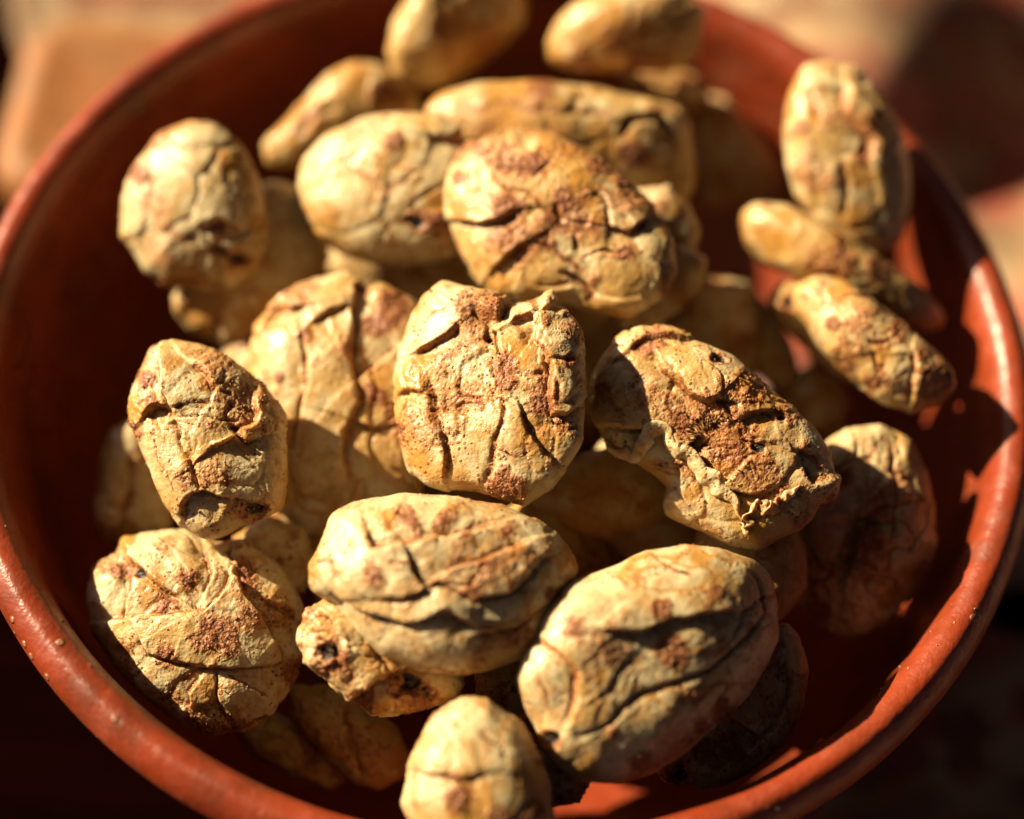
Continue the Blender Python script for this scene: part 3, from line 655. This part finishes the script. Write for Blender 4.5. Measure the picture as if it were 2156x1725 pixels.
nut('dim reddish nut beneath the pale nut lying on its side at the far rim', [(1300,140),(1380,130),(1470,160),(1500,220),(1440,260),(1340,240)], -6, 0.6, 0.55, seed=173, plates=0.4, spice=0.6, res=1)

def project(P):
    d = np.asarray(P) - CAM; z = d @ fw
    return PCX + FPX * (d @ rt) / z, PCY - FPX * (d @ up) / z
rng = random.Random(8)
for layer, (zl, ring, cnt, ph) in enumerate(((-0.013, 0.026, 7, 20), (-0.033, 0.024, 6, 50), (-0.012, 0.0, 1, 0), (-0.034, 0.0, 1, 0))):
    for k in range(cnt):
        a = math.radians(ph + 360 * k / cnt + rng.uniform(-8, 8))
        cx_, cy_ = project((ring * math.cos(a), ring * math.sin(a) + 0.002, zl))
        ra, rb, rot = rng.uniform(175, 200), rng.uniform(130, 155), rng.uniform(0, math.pi)
        ol = []
        for t in range(18):
            u = 2 * math.pi * t / 18; ex_, ey_ = ra * math.cos(u) * rng.uniform(.95, 1.05), rb * math.sin(u)
            ol.append((cx_ + ex_ * math.cos(rot) - ey_ * math.sin(rot), cy_ + ex_ * math.sin(rot) + ey_ * math.cos(rot)))
        ob = nut('dim nut deep in the black gaps at the bottom of the heap', ol, zl * 1e3, 0.66, 0.66, seed=200 + layer * 10 + k, plates=0.5, spice=0.5, res=0)
        ob['group'] = 'nuts buried in the heap'

# ------------------------------------------------------------------ peeling skin ribbon on the flattened nut (a part of it)
def ribbon(host, pts, width, lift, seed, name='skin_flap'):
    ob, P, Rm, loc, px = host
    L = loc(pts)
    t = np.linspace(0, len(L) - 1, 160); k = np.clip(t.astype(int), 0, len(L) - 2); f = (t - k)
    L3 = np.concatenate([[2 * L[0] - L[1]], L, [2 * L[-1] - L[-2]]])
    p0, p1, p2, p3 = L3[k], L3[k + 1], L3[k + 2], L3[k + 3]; f = f[:, None]
    C = 0.5 * (2 * p1 + (p2 - p0) * f + (2 * p0 - 5 * p1 + 4 * p2 - p3) * f ** 2 + (3 * p1 - p0 - 3 * p2 + p3) * f ** 3)
    T = np.gradient(C, axis=0); T /= np.linalg.norm(T, axis=1, keepdims=True); Nn = np.stack([-T[:, 1], T[:, 0]], 1)
    s = np.linspace(0, 1, len(C)); NS = 14; V = []; n1 = noise(np.stack([s * 9, 0 * s, 0 * s + seed], 1), seed); n2 = noise(np.stack([s * 22, 0 * s, 0 * s + seed], 1), seed + 1)
    me = ob.data; co = np.zeros(len(me.vertices) * 3, np.float32); me.vertices.foreach_get('co', co); co = co.reshape(-1, 3); co = co[co[:, 2] > -0.002]
    base = np.array([co[((co[:, :2] - c) ** 2).sum(1).argmin(), 2] for c in C])
    base = np.convolve(np.pad(base, 8, 'edge'), np.ones(17) / 17, 'valid')
    for j in range(NS):                                        # closed loop cross-section: a folded, thick skin edge
        a = 2 * np.pi * j / NS
        wdt = width * (0.75 + 0.45 * n1) * (0.25 + np.minimum(1, 5 * np.minimum(s, 1 - s)))
        off = math.cos(a) * wdt + width * 0.35 * n2
        hz = base + lift * (0.5 + 0.45 * n1) * np.sin(np.pi * np.clip(s, .02, .98)) ** 0.4 + math.sin(a) * 0.00045 + 0.0005 * n2 * math.cos(a) + 0.55 * math.cos(a) * wdt * 0.7
        V.append(np.concatenate([C + Nn * off[:, None], hz[:, None]], 1))
    V = np.stack(V, 1).reshape(-1, 3)
    n = len(C); i = np.arange(n * NS).reshape(n, NS); j = np.roll(i, -1, 1)
    q = np.stack([i[:-1], i[1:], j[1:], j[:-1]], -1).reshape(-1, 4)
    tr = [(i[0, 0], i[0, b], i[0, b + 1]) for b in range(1, NS - 1)] + [(i[-1, 0], i[-1, b + 1], i[-1, b]) for b in range(1, NS - 1)]
    z = np.abs(fbm(V * 900, seed, 3))
    o = mesh_np(name, V, q, tr, NUT, {'spice': np.clip(z * 0.9, 0, .6), 'toast': z * 0.3, 'pit': 0 * z})
    link(o); o.parent = ob
    return o
ribbon(ribbon_host, R5((1350,1150),(1420,1230),(1520,1230),(1600,1120),(1680,1110),(1730,1210),(1810,1250),(1880,1340),(1990,1410),(2080,1500),(2110,1620)), 0.00085, 0.0009, 5)
ribbon(ribbon_host, R5((2110,1620),(2160,1660)) + R6((440,1670),(520,1640),(580,1660),(660,1590),(760,1530)), 0.0007, 0.0005, 8)

rg = np.random.default_rng(77); n_ = 90
th_ = np.where(rg.random(n_) < 0.7, rg.normal(-0.62, 0.28, n_), rg.uniform(-np.pi, np.pi, n_)); k_ = rg.choice(np.arange(112, 178), n_)
pr = bowl_prof[k_]
cr_ = link(grains('rim_crumbs', np.stack([pr[:, 0] * np.cos(th_), pr[:, 0] * np.sin(th_), pr[:, 1]], 1), rg.uniform(0.00006, 0.0002, n_), 3, CRUMB)); cr_.parent = bowl; cr_['kind'] = 'stuff'

# ------------------------------------------------------------------ things behind the bowl, out of focus
tz = -0.046
c0, c1 = at_height(48, 112, tz), at_height(40, 470, tz)
tray_w, tray_l = 0.085, float(c0[1] - c1[1])
def rounded(wd, ln, rad, n=10):
    out = []
    for cx_, cy_, a0 in ((wd / 2 - rad, ln / 2 - rad, 0), (-wd / 2 + rad, ln / 2 - rad, 90), (-wd / 2 + rad, -ln / 2 + rad, 180), (wd / 2 - rad, -ln / 2 + rad, 270)):
        for k in range(n):
            a = math.radians(a0 + 90 * k / (n - 1)); out.append((cx_ + rad * math.cos(a), cy_ + rad * math.sin(a)))
    return np.array(out)
def tray_mesh(name, prof, wd, ln, rad, mat):
    rings = []
    for ins, z in prof:
        rings.append(np.c_[rounded(wd - 2 * ins, ln - 2 * ins, max(rad - ins, 0.002)), np.full(40, z)])
    V = np.concatenate(rings); n = len(prof); i = np.arange(n * 40).reshape(n, 40); j = np.roll(i, -1, 1)
    q = np.stack([i[:-1], j[:-1], j[1:], i[1:]], -1).reshape(-1, 4)
    V = np.concatenate([V, [[0, 0, prof[0][1]], [0, 0, prof[-1][1]]]])
    tr = np.concatenate([np.stack([np.full(40, n * 40), j[0], i[0]], 1), np.stack([np.full(40, n * 40 + 1), i[-1], j[-1]], 1)])
    return mesh_np(name, V, q, tr, mat)
tp = smooth_prof([(0.006, 0.0), (0.002, 0.0005), (0.0, 0.004), (-0.001, 0.012), (0.0005, 0.0155), (0.0030, 0.0168), (0.0055, 0.0167), (0.0085, 0.0163), (0.012, 0.0161), (0.02, 0.0160)], 5)
tray = link(tray_mesh('clay_tray', tp, tray_w, tray_l, 0.008, CLAY2))
tray.location = ((c0[0] + c1[0]) / 2 + tray_w / 2, (c0[1] + c1[1]) / 2, TABLE_Z + 0.0042)
tag(tray, 'orange terracotta tray with a raised lip, out of focus on the table behind the bowl', 'tray')

def fold(x, y):
    z = 0.0025 + 0.0014 * np.sin(x * 60 + y * 25) + 0.0012 * np.sin(y * 95 - x * 30 + 1.0)
    far = sstep(0.05, 0.13, y + 0.35 * x)
    p = np.stack([x * 14, y * 14, 0 * x], 1)
    return TABLE_Z + z + far * 0.017 * (0.5 + 0.9 * np.clip(1.2 * noise(p * 1.6, 4) + 0.45 * np.sin((x * 0.9 - y) * 75 + 3 * noise(p, 6)), -0.5, 1.2)).clip(0)
cl = link(grid('woven_cloth', -0.005, 0.55, -0.35, 0.62, 220, 340, fold, CLOTH, 0.0012, 0.085))
tag(cl, 'rumpled woven cloth with red and cream stripes spread under and behind the bowl', 'cloth')
